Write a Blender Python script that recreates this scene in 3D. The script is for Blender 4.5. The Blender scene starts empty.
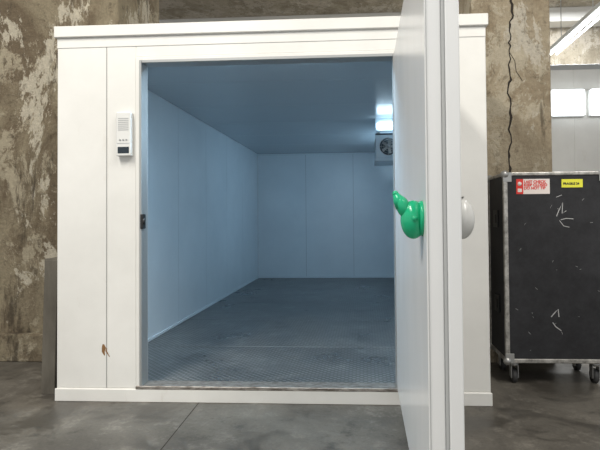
import bpy, bmesh, math, random
from mathutils import Vector, Matrix
random.seed(7)
sc = bpy.context.scene
try:
    sc.view_settings.view_transform = 'Standard'
except Exception: pass

# ---------------------------------------------------------------- materials
def mat(name, col, rough=.5, metal=0., emit=None, es=0.):
    m = bpy.data.materials.new(name); m.use_nodes = True
    b = m.node_tree.nodes['Principled BSDF']
    b.inputs['Base Color'].default_value = (*col, 1)
    b.inputs['Roughness'].default_value = rough
    b.inputs['Metallic'].default_value = metal
    if emit:
        b.inputs['Emission Color'].default_value = (*emit, 1)
        b.inputs['Emission Strength'].default_value = es
    return m

def N(m, t, **kw):
    n = m.node_tree.nodes.new(t)
    for k, v in kw.items(): setattr(n, k, v)
    return n
def L(m, a, b): m.node_tree.links.new(a, b)
def noise(m, scale, detail=8, rough=.6, stretch=(1, 1, 1), off=(0, 0, 0), dist=0.):
    tc = N(m, 'ShaderNodeTexCoord'); mp = N(m, 'ShaderNodeMapping')
    mp.inputs['Scale'].default_value = stretch; mp.inputs['Location'].default_value = off
    L(m, tc.outputs['Object'], mp.inputs['Vector'])
    n = N(m, 'ShaderNodeTexNoise'); n.inputs['Scale'].default_value = scale
    n.inputs['Detail'].default_value = detail; n.inputs['Roughness'].default_value = rough
    n.inputs['Distortion'].default_value = dist
    L(m, mp.outputs[0], n.inputs['Vector']); return n.outputs['Fac']
def ramp(m, fac, stops):
    r = N(m, 'ShaderNodeValToRGB'); e = r.color_ramp.elements
    while len(e) < len(stops): e.new(.5)
    for i, (p, c) in enumerate(stops):
        e[i].position = p
        e[i].color = (*c, 1) if not isinstance(c, (int, float)) else (c, c, c, 1)
    L(m, fac, r.inputs[0]); return r.outputs[0]
def mix(m, fac, a, b, mode='MIX'):
    x = N(m, 'ShaderNodeMix', data_type='RGBA', blend_type=mode)
    if isinstance(fac, (int, float)): x.inputs[0].default_value = fac
    else: L(m, fac, x.inputs[0])
    for s, v in ((6, a), (7, b)):
        if isinstance(v, tuple): x.inputs[s].default_value = (*v, 1)
        else: L(m, v, x.inputs[s])
    return x.outputs[2]
def bump(m, fac, strength=.3, dist=.01):
    b = N(m, 'ShaderNodeBump'); b.inputs['Strength'].default_value = strength
    b.inputs['Distance'].default_value = dist
    L(m, fac, b.inputs['Height']); L(m, b.outputs[0], m.node_tree.nodes['Principled BSDF'].inputs['Normal'])
def setc(m, c): L(m, c, m.node_tree.nodes['Principled BSDF'].inputs['Base Color'])
def setr(m, c): L(m, c, m.node_tree.nodes['Principled BSDF'].inputs['Roughness'])

def concrete(name, base, dark, pale, peel, off, pale_lo=.54, peel_lo=.59, crust=.55):
    m = mat(name, base, .9)
    n1 = noise(m, 1.5, 12, .72, (1, 1, .7), off, .5)
    n2 = noise(m, 2.6, 14, .78, (1, 1, .75), (off[0]+5, 2, 1), .3)
    n3 = noise(m, 38, 6, .75)
    n4 = noise(m, 1.7, 14, .74, (1, 1, .5), (off[0]+11, 7, 3), .4)
    n5 = noise(m, 9, 12, .8, (1, 1, .8), (off[0]+1, 4, 8), .2)
    c = mix(m, ramp(m, n1, [(.42, 0.), (.54, 1.)]), dark, base)
    c = mix(m, ramp(m, n2, [(pale_lo, 0.), (pale_lo+.03, 1.)]), c, pale)
    c = mix(m, ramp(m, n4, [(peel_lo, 0.), (peel_lo+.015, 1.)]), c, peel)
    st = noise(m, 2.0, 12, .75, (2.2, 2.2, .4), (3, off[0], 9), .2)
    c = mix(m, ramp(m, st, [(crust, 0.), (crust+.06, .85)]), c, tuple(x*.42 for x in dark))
    c = mix(m, ramp(m, n5, [(.54, 0.), (.62, .7)]), c, tuple(x*.55 for x in dark))
    c = mix(m, ramp(m, n5, [(.36, .5), (.42, 0.)]), c, pale)
    c = mix(m, .5, c, ramp(m, n3, [(.3, .5), (.6, 1.)]), 'MULTIPLY')
    setc(m, c)
    bump(m, mix(m, .5, ramp(m, n2, [(.4, 0.), (.6, 1.)]), ramp(m, n5, [(.2, 0.), (.8, 1.)])), .8, .03)
    return m

M_conL = concrete('weathered_concrete', (.34, .285, .19), (.185, .14, .088), (.45, .39, .28), (.62, .56, .44), (0, 0, 0), .54, .58, .54)
M_conR = concrete('weathered_concrete_pale', (.49, .41, .29), (.33, .26, .17), (.57, .50, .375), (.66, .60, .49), (7, 3, 0), .5, .57, .60)
M_hall = concrete('hall_wall_plaster', (.50, .44, .34), (.36, .31, .23), (.58, .52, .43), (.64, .59, .50), (17, 3, 5), .5, .58, .66)
M_pale = mat('pale_painted_beam', (.80, .79, .75), .8)

M_white = mat('white_panel', (.80, .79, .76), .32)
n = noise(M_white, 1.6, 8, .6); d = noise(M_white, 7, 10, .75, (1, 1, .3))
c = mix(M_white, ramp(M_white, n, [(.35, 0.), (.7, 1.)]), (.755, .745, .71), (.85, .84, .805))
c = mix(M_white, ramp(M_white, d, [(.60, 0.), (.76, .5)]), c, (.58, .53, .45)); setc(M_white, c)

M_doorw = mat('door_white', (.80, .80, .78), .25)
n = noise(M_doorw, 2.5, 8, .6, (1, 1, .4))
setc(M_doorw, ramp(M_doorw, n, [(.3, (.72, .73, .735)), (.7, (.81, .815, .81))]))
M_gasket = mat('grey_gasket', (.42, .43, .43), .6)
M_inner = mat('interior_panel_bluelit', (.66, .76, .84), .22)
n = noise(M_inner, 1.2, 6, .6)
setc(M_inner, ramp(M_inner, n, [(.3, (.62, .695, .75)), (.7, (.70, .775, .825))]))  # bluish cast of the interior light is baked into the white panels
M_seam = mat('interior_seam_sealant', (.40, .45, .49), .5)
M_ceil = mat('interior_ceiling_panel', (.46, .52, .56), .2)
M_frame = mat('frame_aluminium', (.42, .43, .43), .4, .5)
M_groove = mat('seam_shadow_gap', (.35, .35, .34), .8)

M_thr = mat('dirty_threshold_steel', (.3, .27, .23), .5, .6)
n = noise(M_thr, 14, 10, .7, (1, 4, 4))
setc(M_thr, ramp(M_thr, n, [(.35, (.14, .12, .10)), (.65, (.52, .48, .44))]))
M_cover = mat('plate_joint', (.20, .21, .21), .5, .3)

# anti-slip tread plate
M_ifloor = mat('tread_floor', (.12, .14, .16), .4)
n = noise(M_ifloor, 1.4, 10, .65, (1, 1, 1), (3, 1, 0)); n2 = noise(M_ifloor, 5, 12, .75)
c = mix(M_ifloor, ramp(M_ifloor, n, [(.38, 0.), (.62, 1.)]), (.085, .089, .091), (.18, .187, .185))
c = mix(M_ifloor, ramp(M_ifloor, n2, [(.52, 0.), (.66, .7)]), c, (.28, .29, .285))
c = mix(M_ifloor, ramp(M_ifloor, n2, [(.34, .8), (.46, 0.)]), c, (.045, .05, .053))
tc = N(M_ifloor, 'ShaderNodeTexCoord'); mp = N(M_ifloor, 'ShaderNodeMapping')
mp.inputs['Rotation'].default_value = (0, 0, math.radians(45)); mp.inputs['Scale'].default_value = (26, 26, 0)
L(M_ifloor, tc.outputs['Object'], mp.inputs['Vector'])
br = N(M_ifloor, 'ShaderNodeTexVoronoi'); br.inputs['Scale'].default_value = 1.; br.inputs['Randomness'].default_value = 0.
L(M_ifloor, mp.outputs[0], br.inputs['Vector'])
stud = ramp(M_ifloor, br.outputs['Distance'], [(.22, 1.), (.38, 0.)])
c = mix(M_ifloor, stud, mix(M_ifloor, .5, c, (.025, .028, .03)), mix(M_ifloor, .2, c, (.45, .46, .45)))
setc(M_ifloor, c)
setr(M_ifloor, ramp(M_ifloor, n, [(.3, .24), (.7, .42)]))
bump(M_ifloor, stud, .45, .003)

M_floor = mat('stained_concrete_floor', (.12, .11, .1), .5)
n1 = noise(M_floor, .9, 10, .65, (1, 1, 1), (2, 1, 0), .5); n2 = noise(M_floor, 3.2, 14, .78); n3 = noise(M_floor, 60, 4, .6)
n4 = noise(M_floor, 1.7, 12, .7, (1, 1, 1), (9, 4, 0), .8)
c = mix(M_floor, ramp(M_floor, n1, [(.38, 0.), (.60, 1.)]), (.092, .083, .07), (.18, .165, .14))
c = mix(M_floor, ramp(M_floor, n2, [(.53, 0.), (.63, .7)]), c, (.27, .25, .215))
c = mix(M_floor, ramp(M_floor, n2, [(.36, .8), (.46, 0.)]), c, (.048, .044, .037))
c = mix(M_floor, ramp(M_floor, n4, [(.53, 0.), (.60, .65)]), c, (.055, .05, .042))
c = mix(M_floor, .45, c, ramp(M_floor, n3, [(.3, .5), (.7, 1.)]), 'MULTIPLY')
setc(M_floor, c); setr(M_floor, ramp(M_floor, n4, [(.45, .62), (.62, .36)])); bump(M_floor, n2, .15, .01)

M_black = mat('black_laminate', (.018, .018, .02), .6)
n = noise(M_black, 5, 10, .8); setc(M_black, ramp(M_black, n, [(.4, (.009, .009, .011)), (.8, (.035, .035, .04))]))
M_alu = mat('aluminium_extrusion', (.50, .48, .44), .42, .75)
n = noise(M_alu, 18, 8, .7); setc(M_alu, ramp(M_alu, n, [(.35, (.25, .24, .22)), (.6, (.6, .58, .54))]))
M_steel = mat('zinc_steel', (.45, .45, .44), .4, .8)
M_rub = mat('caster_rubber', (.05, .05, .05), .6)
M_red = mat('label_red', (.70, .04, .03), .6)
M_paper = mat('label_white', (.78, .70, .66), .6)
M_yel = mat('label_yellow', (.78, .76, .06), .6)
M_chalk = mat('scratch_chalk', (.45, .45, .45), .8)
M_green = mat('green_plastic', (.01, .42, .20), .22)
M_greyp = mat('grey_white_plastic', (.60, .60, .58), .3)
M_pwhite = mat('controller_plastic', (.74, .74, .72), .45)
M_disp = mat('controller_display', (.02, .03, .04), .15)
M_blackp = mat('black_plastic', (.02, .02, .02), .4)
M_crack = mat('crack_dark', (.035, .028, .022), 1.)
M_rust = mat('bare_rusty_spot', (.25, .13, .05), .8)
M_fan = mat('fan_dark', (.05, .07, .09), .5)
M_evap = mat('evaporator_sheet', (.66, .75, .82), .3, .1)
M_tube = mat('fluorescent_tube', (.9, .9, .9), .5, 0, (.9, .97, 1.), 7.)
M_glow = mat('reflection_glow', (.9, .9, .9), .5, 0, (.88, .96, 1.), 2.2)  # glow stands in for a bright reflection on the distant panels
M_led = mat('cold_led_diffuser', (.9, .9, .9), .5, 0, (.62, .84, 1.), 9.)
M_wood = mat('old_board', (.13, .12, .10), .9)
n = noise(M_wood, 6, 10, .7, (1, 1, .3)); setc(M_wood, ramp(M_wood, n, [(.3, (.075, .066, .053)), (.7, (.17, .155, .125))]))

# ---------------------------------------------------------------- mesh builder
class B:
    def __init__(s, name, mats):
        s.name, s.mats, s.bm = name, mats, bmesh.new()
    def _add(s, bm, m, smooth=False):
        for f in bm.faces: f.material_index = s.mats.index(m); f.smooth = smooth
        me = bpy.data.meshes.new('t'); bm.to_mesh(me); bm.free(); s.bm.from_mesh(me); bpy.data.meshes.remove(me)
    def box(s, x0, x1, y0, y1, z0, z1, m, bev=0., seg=1, rot=None):
        bm = bmesh.new(); bmesh.ops.create_cube(bm, size=1)
        for v in bm.verts:
            v.co = Vector(((v.co.x+.5)*(x1-x0)+x0, (v.co.y+.5)*(y1-y0)+y0, (v.co.z+.5)*(z1-z0)+z0))
        if bev: bmesh.ops.bevel(bm, geom=bm.edges[:], offset=bev, segments=seg, affect='EDGES', profile=.5)
        if rot: bm.transform(rot)
        s._add(bm, m)
    def cyl(s, p0, p1, r, m, r2=None, n=20):
        p0, p1 = Vector(p0), Vector(p1); d = p1-p0
        bm = bmesh.new()
        bmesh.ops.create_cone(bm, cap_ends=True, segments=n, radius1=r, radius2=r if r2 is None else r2, depth=d.length)
        bm.transform(Matrix.Translation((p0+p1)/2) @ d.to_track_quat('Z', 'Y').to_matrix().to_4x4())
        s._add(bm, m, n > 8)
    def sph(s, c, r, m, sc3=(1, 1, 1), R=None):
        bm = bmesh.new(); bmesh.ops.create_uvsphere(bm, u_segments=28, v_segments=18, radius=r)
        bm.transform(Matrix.Translation(c) @ (R or Matrix.Identity(4)) @ Matrix.Diagonal((*sc3, 1)))
        s._add(bm, m, True)
    def strip(s, pts, w, m, y=0., nrm='Y'):
        bm = bmesh.new(); prev = None
        for i, p in enumerate(pts):
            a = Vector(pts[max(i-1, 0)]); b = Vector(pts[min(i+1, len(pts)-1)])
            t = (b-a).normalized(); nn = Vector((-t.y, t.x)); ww = w[i] if isinstance(w, list) else w
            q = [Vector(p)+nn*ww/2, Vector(p)-nn*ww/2]
            vs = [bm.verts.new((k.x, y, k.y)) for k in q]
            if prev: bm.faces.new((prev[0], vs[0], vs[1], prev[1]))
            prev = vs
        s._add(bm, m)
    def tube(s, pts, rad, m, n=16):
        bm = bmesh.new(); rings = []
        for i, p in enumerate(pts):
            a = Vector(pts[max(i-1, 0)]); b = Vector(pts[min(i+1, len(pts)-1)])
            q = (b-a).to_track_quat('Z', 'Y'); r = rad[i] if isinstance(rad, list) else rad
            rings.append([bm.verts.new(Vector(p)+q @ Vector((r*math.cos(2*math.pi*k/n), r*math.sin(2*math.pi*k/n), 0))) for k in range(n)])
        for a, b in zip(rings, rings[1:]):
            for k in range(n): bm.faces.new((a[k], a[(k+1) % n], b[(k+1) % n], b[k]))
        bm.faces.new(rings[0][::-1]); bm.faces.new(rings[-1])
        s._add(bm, m, True)
    def done(s, parent=None):
        me = bpy.data.meshes.new(s.name); bmesh.ops.recalc_face_normals(s.bm, faces=s.bm.faces[:])
        s.bm.to_mesh(me); s.bm.free()
        for m in s.mats: me.materials.append(m)
        o = bpy.data.objects.new(s.name, me); sc.collection.objects.link(o)
        if parent: o.parent = parent
        return o
def empty(name):
    o = bpy.data.objects.new(name, None); sc.collection.objects.link(o); return o

# ---------------------------------------------------------------- hall shell
b = B('floor', [M_floor, M_crack]); b.box(-8, 8, -8, 9, -.1, 0, M_floor)
b.done()
b = B('floor_joint_1', [M_crack])  # thin dark strip for the joint in the concrete floor
def fjoint(p, q, w):
    p, q = Vector(p), Vector(q); t = (q-p).normalized(); nn = Vector((-t.y, t.x, 0))*w/2
    bm = bmesh.new(); vs = [bm.verts.new(k) for k in (p+nn, p-nn, q-nn, q+nn)]; bm.faces.new(vs); b._add(bm, M_crack)
fjoint((-1.12, 0, .0015), (-1.02, -3.4, .0015), .006)
b.done()
b = B('ceiling', [M_hall]); b.box(-8, 8, -8, 9, 5.6, 5.7, M_hall); b.done()
b = B('wall_back', [M_hall, M_pale])
b.box(-8, 8, 8, 8.2, 0, 5.6, M_hall); b.box(-8, 8, 7.6, 8, 5.30, 5.6, M_pale, .01); b.done()
b = B('wall_left', [M_conL]); b.box(-6, -2.17, 1.0, 1.95, 0, 5.6, M_conL, .012, 2)
b.box(-6, -2.18, .92, 1.0, 0, .24, M_conL, .012, 2); b.done()
b = B('concrete_pillar', [M_conR, M_crack]); b.box(.93, 1.59, 1.0, 1.95, 0, 5.6, M_conR, .012, 2)
pts = []; z = 3.3; x = 1.25
while z > 1.15:
    tx = 1.27 + .03*math.sin(z*2.1) - .05*max(0, 2.0-z)
    x = tx + random.uniform(-.016, .016); pts.append((x, z)); z -= random.uniform(.02, .06)
b.strip(pts, [random.uniform(.009, .024) for _ in pts], M_crack, .9985)
b.strip([(1.25, 2.62), (1.29, 2.55), (1.30, 2.46), (1.35, 2.38)], .006, M_crack, .9985)
b.done()

# distant white panel enclosure with glow boxes imitating reflected light, on the right
b = B('cold_store_panel_wall', [M_white, M_frame, M_pwhite, M_glow])
for i in range(4):
    b.box(2.2+i*1.0, 3.2+i*1.0, 4.6, 4.7, 0, 3.45, M_white, .006)
b.box(2.18, 6.2, 4.6, 4.72, 3.45, 3.53, M_frame, .004)
for k in range(2):
    b.box(2.82+k*.58, 3.34+k*.58, 4.55, 4.6, 2.72, 3.14, M_pwhite, .02, 3)
    b.box(2.83+k*.58, 3.33+k*.58, 4.48, 4.555, 2.73, 3.13, M_glow, .035, 4)
b.done()
def batten(name, p0, p1, tubes_dir, hang=None):
    e = B(name, [M_pwhite, M_tube, M_steel])
    p0, p1 = Vector(p0), Vector(p1)
    lo = Vector((min(p0.x, p1.x), min(p0.y, p1.y), min(p0.z, p1.z))); hi = Vector((max(p0.x, p1.x), max(p0.y, p1.y), max(p0.z, p1.z)))
    pad = Vector((.05, 0, .03))
    lo -= pad; hi += pad
    e.box(lo.x, hi.x, lo.y, hi.y, lo.z, hi.z, M_pwhite, .006)
    td = Vector(tubes_dir); side = Vector((.04, 0, 0))
    for s_ in (-1, 1):
        a = p0+td*.075+side*s_; c_ = p1+td*.075+side*s_; dr = (c_-a).normalized()
        e.cyl(a+dr*.03, c_-dr*.03, .013, M_tube)
        for q in (a+dr*.02, c_-dr*.02):
            e.box(q.x-.012, q.x+.012, q.y-.01, q.y+.01, q.z-.012, q.z+.06, M_pwhite)
    for f in (.2, .8):
        q = p0.lerp(p1, f); e.cyl((q.x, q.y, q.z), (q.x, q.y, hang), .006, M_steel, n=8)
    return e.done()
batten('fluorescent_lamp', (2.65, 2.3, 3.55), (2.65, 3.9, 3.55), (0, 0, -1), 5.6)

# ---------------------------------------------------------------- cold room
X0, X1, Y1 = -2.113, .814, 6.45
CZ = 2.45
T = .09; OX0, OX1, OZ0, OZ1 = -1.515, .205, .10, 2.315
room = empty('walk_in_cold_room')
b = B('floor_panel', [M_white, M_ifloor, M_cover])
b.box(X0+T, X1-T, T, Y1-T, .0, .085, M_white)
ys = [T, 1.15, 2.35, 3.55, 4.75, Y1-T]
for a, c_ in zip(ys, ys[1:]): b.box(X0+T, X1-T, a, c_, .085, .09, M_ifloor, .0015)
for yy in ys[1:-1]: b.box(X0+T, X1-T, yy-.012, yy+.012, .09, .0918, M_cover, .0008)
b.done(room)
b = B('side_walls', [M_inner, M_white, M_seam])
ys = [T, 1.1, 2.1, 3.1, 4.1, 5.1, Y1-T]
for a, c_ in zip(ys, ys[1:]):
    b.box(X0, X0+T-.002, a, c_, 0, 2.49, M_white, .002)
    b.box(X0+T-.002, X0+T, a, c_, .09, CZ, M_inner, .0009)
    b.box(X1-T+.002, X1, a, c_, 0, 2.49, M_white, .002)
    b.box(X1-T, X1-T+.002, a, c_, .09, CZ, M_inner, .0009)
for yy in ys[1:-1]:
    b.box(X0+T-.001, X0+T+.0006, yy-.003, yy+.003, .09, CZ, M_seam)
    b.box(X1-T-.0006, X1-T+.001, yy-.003, yy+.003, .09, CZ, M_seam)
xs = [X0+T, -1.1, -.2, X1-T]
for a, c_ in zip(xs, xs[1:]): b.box(a, c_, Y1-T, Y1, 0, 2.49, M_inner, .004)
for xx in xs[1:-1]: b.box(xx-.004, xx+.004, Y1-T-.0008, Y1-T+.005, .09, CZ, M_seam)
b.box(X0+T, X0+T+.015, T, Y1-T, .09, .12, M_inner, .004)
b.box(X0+T, X1-T, Y1-T-.015, Y1-T, .09, .12, M_inner, .004)
b.box(X0+T, X1-T, Y1-T-.02, Y1-T, CZ-.025, CZ, M_inner, .004)
b.done(room)
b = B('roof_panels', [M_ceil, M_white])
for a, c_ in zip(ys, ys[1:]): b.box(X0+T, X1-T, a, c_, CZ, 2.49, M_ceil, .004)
b.box(X0, X1, .0, Y1, 2.49, 2.52, M_white)
b.done(room)
b = B('front_panels', [M_white, M_groove, M_rust])
b.box(X0, -1.762, 0, T, .09, 2.49, M_white, .004)
b.box(-1.762, -1.555, 0, T, .09, 2.49, M_white, .004)
b.box(.245, X1, 0, T, .09, 2.49, M_white, .004)
b.box(-1.555, .245, 0, T, 2.35, 2.49, M_white, .004)
b.box(X0, X1, 0.002, T, 0, .09, M_white)
b.box(X0-.008, X1+.008, -.012, .002, 0, .085, M_white, .003)
b.box(X0-.015, X1+.015, -.022, T, 2.495, 2.573, M_white, .004)
b.box(X0, X1, -.004, 0, 2.425, 2.49, M_white, .0015)
for sx in (-1.762,): b.box(sx-.002, sx+.002, -.0008, .001, .09, 2.42, M_groove)
b.strip([(-1.785, .385), (-1.78, .36), (-1.785, .335), (-1.775, .31)], [.012, .03, .02, .006], M_rust, -.0012)
b.strip([(-1.74, .30), (-1.765, .34), (-1.76, .36)], [.004, .01, .005], M_rust, -.0014)
b.done(room)
b = B('opening_frame', [M_frame, M_thr, M_white, M_blackp])
b.box(-1.555, OX0, -.006, T+.01, OZ0, OZ1+.035, M_white, .003)
b.box(OX0-.014, OX0+.002, -.012, T+.002, OZ0, OZ1+.012, M_frame, .002)
b.box(OX1, .245, -.006, T+.01, OZ0, OZ1+.035, M_white, .003)
b.box(OX1-.004, OX1+.012, -.010, T+.012, OZ0, OZ1+.012, M_frame, .002)
b.box(OX0, OX1, -.006, T+.01, OZ1, OZ1+.035, M_white, .003)
b.box(OX0+.004, OX1-.004, -.012, T+.012, OZ1-.008, OZ1+.012, M_frame, .002)
b.box(-1.555, .245, -.014, T+.02, .085, .108, M_thr, .003)
b.box(OX0-.004, OX0+.016, -.022, .03, 1.17, 1.27, M_blackp, .005, 2)
b.cyl((OX0+.018, -.012, 1.20), (OX0+.018, -.012, 1.24), .008, M_blackp)
b.done(room)
b = B('wall_hook', [M_steel])
b.box(X0+T, X0+T+.006, .70, .72, 1.72, 1.86, M_steel, .001)
b.tube([(X0+T+.004, .71, 1.84), (X0+T+.03, .71, 1.83), (X0+T+.035, .71, 1.86)], .004, M_steel, 8)
b.done(room)
b = B('ceiling_led_lamp', [M_pwhite, M_led])
b.box(-1.1, -.2, .15, .27, CZ-.035, CZ, M_pwhite, .006); b.box(-1.085, -.215, .165, .255, CZ-.055, CZ-.033, M_led, .006)
b.done(room)
b = B('wall_led_lamp', [M_pwhite, M_led])
b.box(.68, .724, 3.7, 4.9, 2.26, 2.34, M_pwhite, .006); b.cyl((.65, 3.73, 2.32), (.65, 4.87, 2.32), .03, M_led)
b.done(room)

# evaporator (fan coil) hung under the ceiling, with a lit batten above its front
b = B('evaporator_unit', [M_evap, M_fan, M_steel, M_led])
ex0, ex1, ey0, ey1, ez0, ez1 = .150, .715, 2.9, 3.45, 1.95, 2.24
b.box(ex0, ex1, ey0, ey1, ez0, ez1, M_evap, .008, 2)
b.box(ex0-.012, ex1, ey0-.01, ey1+.01, ez0-.035, ez0, M_evap, .01, 2)
for xx in (ex0+.03, ex1-.08):
    for yy in (ey0+.08, ey1-.1):
        b.box(xx, xx+.03, yy, yy+.03, ez1, CZ, M_steel, .002)
b.box(ex0, ex1, ey0+.02, ey0+.07, ez1+.05, CZ, M_evap, .004)
b.box(ex0+.02, ex1-.02, ey0-.02, ey0+.022, ez1+.07, CZ-.06, M_led, .018, 4)
b.box(ex0-.002, ex1, ey0+.0, ey0+.02, ez1-.002, ez1+.02, M_fan, .002)
def fan(c, ax, r):
    c = Vector(c); ax = Vector(ax)
    q = ax.to_track_quat('Z', 'Y')
    b.cyl(c, c+ax*.006, r, M_fan, n=32)
    for rr in (r*.3, r*.55, r*.8, r*1.02):
        pts = [c+ax*.02+q @ Vector((rr*math.cos(t*math.pi/12), rr*math.sin(t*math.pi/12), 0)) for t in range(25)]
        b.tube(pts, .003, M_steel, 6)
    for t in range(8):
        d = q @ Vector((math.cos(t*math.pi/4), math.sin(t*math.pi/4), 0)); b.cyl(c+ax*.018, c+ax*.018+d*r, .003, M_steel, n=6)
    b.cyl(c, c+ax*.025, r*.2, M_steel)
    for t in range(5):
        a = t*2*math.pi/5
        R = Matrix.Translation(c+ax*.010) @ q.to_matrix().to_4x4() @ Matrix.Rotation(a, 4, 'Z') @ Matrix.Rotation(.12, 4, 'X')
        b.box(r*.15, r*.85, -r*.15, r*.15, -.002, .002, M_steel, rot=R)
fan((ex0+.155, ey0, (ez0+ez1)/2), (0, -1, 0), .105)
fan((ex0+.40, ey0, (ez0+ez1)/2), (0, -1, 0), .105)
b.done()

# ---------------------------------------------------------------- door leaf (open ~90 deg)
DX0, DX1 = .205, .318
DN, DF = -1.755, -.03
door = empty('cold_room_door')
b = B('leaf', [M_doorw, M_gasket, M_frame])
b.box(DX0, DX0+.055, DN+.012, DF-.01, .115, 2.31, M_doorw, .004, 2)
b.box(DX0+.055, DX0+.066, DN+.004, DF-.002, .105, 2.325, M_gasket, .003)
b.box(DX0+.066, DX1, DN-.0, DF, .10, 2.335, M_doorw, .005, 2)
b.box(DX0+.004, DX0+.0065, DN+.010, DN+.0125, .12, 2.30, M_gasket)
b.done(door)
b = B('hinges', [M_steel, M_greyp])
for z in (.4, 2.0):
    b.cyl((.335, -.018, z), (.335, -.018, z+.16), .014, M_steel)
    b.box(DX1-.002, DX1+.012, -.30, -.02, z+.02, z+.14, M_greyp, .005, 2)
    b.box(.335, .46, -.014, .0, z+.02, z+.14, M_greyp, .004, 2)
b.done(door)
hy, hz = -1.62, 1.232
b = B('inner_release_handle', [M_green, M_blackp, M_pwhite])
b.cyl((DX0+.002, hy, hz), (DX0-.012, hy, hz), .064, M_green, .060, 32)
b.sph((DX0-.032, hy, hz-.004), .056, M_green, (.80, .95, 1.22))
b.sph((DX0-.066, hy-.004, hz+.040), .042, M_green, (.60, .72, 1.08), Matrix.Rotation(math.radians(-24), 4, 'Y'))
b.tube([(DX0-.070, hy-.005, hz+.045), (DX0-.084, hy-.006, hz+.068), (DX0-.094, hy-.007, hz+.088)], [.026, .020, .010], M_green)
b.sph((DX0-.094, hy-.007, hz+.088), .0108, M_green)
b.cyl((DX0-.032, hy-.045, hz+.0), (DX0-.032, hy-.056, hz+.0), .010, M_green)
b.done(door)
b = B('outer_handle', [M_greyp])
b.cyl((DX1-.002, hy, hz), (DX1+.012, hy, hz), .060, M_greyp, .056, 32)
b.sph((DX1+.026, hy, hz-.004), .058, M_greyp, (.72, .95, 1.2))
b.tube([(DX1+.02, hy, hz+.03), (DX1+.032, hy, hz+.055), (DX1+.028, hy, hz+.075)], [.03, .02, .008], M_greyp)
b.done(door)

# ---------------------------------------------------------------- controller
b = B('temperature_controller', [M_pwhite, M_disp, M_gasket, M_green])
cx0, cx1, cz0, cz1 = -1.675, -1.572, 1.665, 1.965
b.box(cx0, cx1, -.045, 0, cz0, cz1, M_pwhite, .008, 3)
b.box(cx0+.012, cx1-.012, -.048, -.044, cz0+.018, cz0+.062, M_disp, .002)
b.box(cx0+.006, cx1-.006, -.0465, -.044, cz0+.085, cz0+.088, M_gasket)
for i in range(7): b.box(cx0+.015, cx1-.015, -.0465, -.044, cz0+.175+i*.013, cz0+.180+i*.013, M_gasket)
for i in range(3): b.cyl((cx0+.03+i*.022, -.044, cz0+.11), (cx0+.03+i*.022, -.049, cz0+.11), .006, M_gasket, n=12)
b.done()

# ---------------------------------------------------------------- leaning board
b = B('leaning_board', [M_wood, M_steel])
R = Matrix.Translation((-2.25, .12, 0)) @ Matrix.Rotation(math.radians(1.5), 4, 'Y')
b.box(-.045, .045, 0, .75, .0, .95, M_wood, .006, 2, rot=R)
b.box(-.049, .049, -.006, .02, .0, .95, M_wood, .003, 1, rot=R)
b.box(-.051, .051, -.004, .756, .93, .96, M_wood, .003, 1, rot=R)
b.done()

# ---------------------------------------------------------------- flight case
case = empty('flight_case')
fx0, fx1, fy0, fy1, fz0, fz1 = 1.02, 1.765, .40, .88, .165, 1.555
b = B('body', [M_black]); b.box(fx0+.008, fx1-.008, fy0+.008, fy1-.008, fz0+.005, fz1-.005, M_black, .003); b.done(case)
b = B('edge_extrusions', [M_alu]); w = .032
for x in ((fx0, fx0+w), (fx1-w, fx1)):
    for y in ((fy0, fy0+w), (fy1-w, fy1)): b.box(*x, *y, fz0, fz1, M_alu, .006, 2)
    for z in ((fz0, fz0+w), (fz1-w*.8, fz1)): b.box(*x, fy0, fy1, *z, M_alu, .006, 2)
for y in ((fy0, fy0+w), (fy1-w, fy1)):
    for z in ((fz0, fz0+w), (fz1-w*.8, fz1)): b.box(fx0, fx1, *y, *z, M_alu, .006, 2)
b.done(case)
b = B('ball_corners', [M_steel])
for x, sx in ((fx0, 1), (fx1, -1)):
    for y, sy in ((fy0, 1), (fy1, -1)):
        for z, sz in ((fz0, 1), (fz1, -1)):
            b.sph((x+sx*.014, y+sy*.014, z+sz*.014), .03, M_steel)
            b.box(min(x-.002*sx, x+sx*.06), max(x-.002*sx, x+sx*.06), min(y-sy*.003, y+sy*.002), max(y-sy*.003, y+sy*.002), min(z, z+sz*.07), max(z, z+sz*.07), M_steel, .001)
b.done(case)
b = B('side_latches', [M_steel, M_blackp])
for z in (.5, 1.15):
    b.box(fx0-.004, fx0+.008, fy0+.17, fy0+.30, z, z+.13, M_blackp, .003)
    b.box(fx0-.010, fx0-.002, fy0+.20, fy0+.27, z+.03, z+.10, M_blackp, .004)
b.done(case)
b = B('casters', [M_steel, M_rub])
for x in (fx0+.08, fx1-.08):
    for y in (fy0+.08, fy1-.08):
        b.box(x-.05, x+.05, y-.045, y+.045, fz0-.010, fz0, M_steel, .002)
        b.cyl((x, y, fz0-.01), (x, y, fz0-.035), .03, M_steel)
        b.cyl((x-.016, y+.02, .052), (x+.016, y+.02, .052), .052, M_rub, n=28)
        b.cyl((x-.019, y+.02, .052), (x+.019, y+.02, .052), .022, M_steel)
        for s_ in (-1, 1):
            b.box(x+s_*.024-.003, x+s_*.024+.003, y-.018, y+.04, .04, fz0-.03, M_steel, .001)
b.done(case)
b = B('labels', [M_red, M_paper, M_yel, M_blackp]); fy = fy0+.008
lz0, lz1 = 1.395, 1.505
b.box(1.115, 1.165, fy-.002, fy, lz0, lz1, M_red)
b.box(1.165, 1.355, fy-.002, fy, lz0, lz1, M_paper)
b.cyl((1.14, fy-.0025, 1.47), (1.14, fy, 1.47), .015, M_paper)
b.box(1.125, 1.155, fy-.0025, fy, 1.41, 1.435, M_paper)
b.box(1.44, 1.59, fy-.002, fy, 1.44, 1.50, M_yel)
b.done(case)
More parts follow.
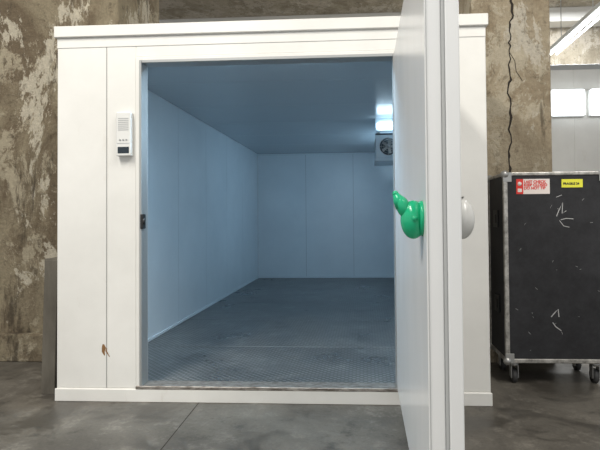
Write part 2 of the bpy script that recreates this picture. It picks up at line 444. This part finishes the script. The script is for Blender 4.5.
def text(s, x, z, size, m, y):
    c_ = bpy.data.curves.new('label_text', 'FONT'); c_.body = s; c_.size = size; c_.space_line = .85
    c_.extrude = .0004; c_.offset = .0010
    o = bpy.data.objects.new('label_text', c_); sc.collection.objects.link(o)
    o.location = (x, y, z); o.rotation_euler = (math.pi/2, 0, 0); o.data.materials.append(m); o.parent = case
text('LAST CHECK\nKEEP CLOSED\nDO NOT TIP', 1.170, 1.475, .027, M_red, fy-.003)
text('FRAGILE 24', 1.450, 1.46, .023, M_blackp, fy-.003)
b = B('scratches', [M_chalk]); ysf = fy-.0008
b.strip([(1.40, 1.23), (1.42, 1.28), (1.445, 1.33), (1.44, 1.25), (1.47, 1.27)], .006, M_chalk, ysf)
b.strip([(1.43, 1.205), (1.47, 1.215), (1.52, 1.21)], .005, M_chalk, ysf)
b.strip([(1.42, 1.20), (1.45, 1.16), (1.49, 1.15)], .004, M_chalk, ysf)
b.strip([(1.35, .50), (1.375, .53), (1.40, .555), (1.405, .50)], .007, M_chalk, ysf)
b.strip([(1.36, .46), (1.38, .43), (1.42, .40)], .006, M_chalk, ysf)
b.strip([(1.40, 1.37), (1.44, 1.385)], .004, M_chalk, ysf)
for _ in range(20):
    x = random.uniform(1.08, 1.7); z = random.uniform(.25, 1.36); a = random.uniform(-1.2, 1.2); l = random.uniform(.006, .025)
    b.strip([(x, z), (x+l*math.cos(a), z+l*math.sin(a))], random.uniform(.001, .002), M_chalk, ysf)
b.done(case)

# ---------------------------------------------------------------- lights
def area(name, loc, rot, sx, sy, p, col):
    l = bpy.data.lights.new(name, 'AREA'); l.shape = 'RECTANGLE'; l.size = sx; l.size_y = sy; l.energy = p; l.color = col
    o = bpy.data.objects.new(name, l); o.location = loc; o.rotation_euler = rot; sc.collection.objects.link(o); return o
for i, (x, p) in enumerate(((-2.4, 330), (1.9, 230))):  # unseen luminaires added behind the camera to light the front
    b = B('added_luminaire' + ('' if i == 0 else '.001'), [M_pwhite]); b.box(x-.35, x+.35, -5.2, -1.6, 5.5, 5.6, M_pwhite, .01); b.done()
    area('hall_light_%d' % i, (x, -3.4, 5.48), (0, 0, 0), .6, 3.4, p, (1, .965, .895))
area('hall_light_rear', (3.5, 5.9, 5.5), (0, 0, 0), 2.5, 2, 330, (.95, .98, 1))
area('cold_light_1', (-.65, .21, CZ-.065), (0, 0, 0), .85, .09, 22, (.52, .78, 1))
area('cold_light_2', (.61, 4.3, 2.29), (0, math.radians(65), 0), .05, 1.1, 14, (.52, .78, 1))
w_ = bpy.data.worlds.new('World'); sc.world = w_; w_.use_nodes = True
w_.node_tree.nodes['Background'].inputs[0].default_value = (.83, .85, .87, 1)
w_.node_tree.nodes['Background'].inputs[1].default_value = .83

# ---------------------------------------------------------------- camera
cam = bpy.data.cameras.new('Camera'); co = bpy.data.objects.new('Camera', cam); sc.collection.objects.link(co)
cam.sensor_width = 36; cam.lens = 520/600*36; cam.shift_x = -34/600; cam.shift_y = -19/600
co.matrix_world = Matrix.Translation((0, -3.47, 1.24)) @ Matrix.Rotation(math.radians(3.3), 4, 'Z') @ Matrix.Rotation(math.radians(91.2), 4, 'X') @ Matrix.Rotation(math.radians(-.5), 4, 'Z')
sc.camera = co
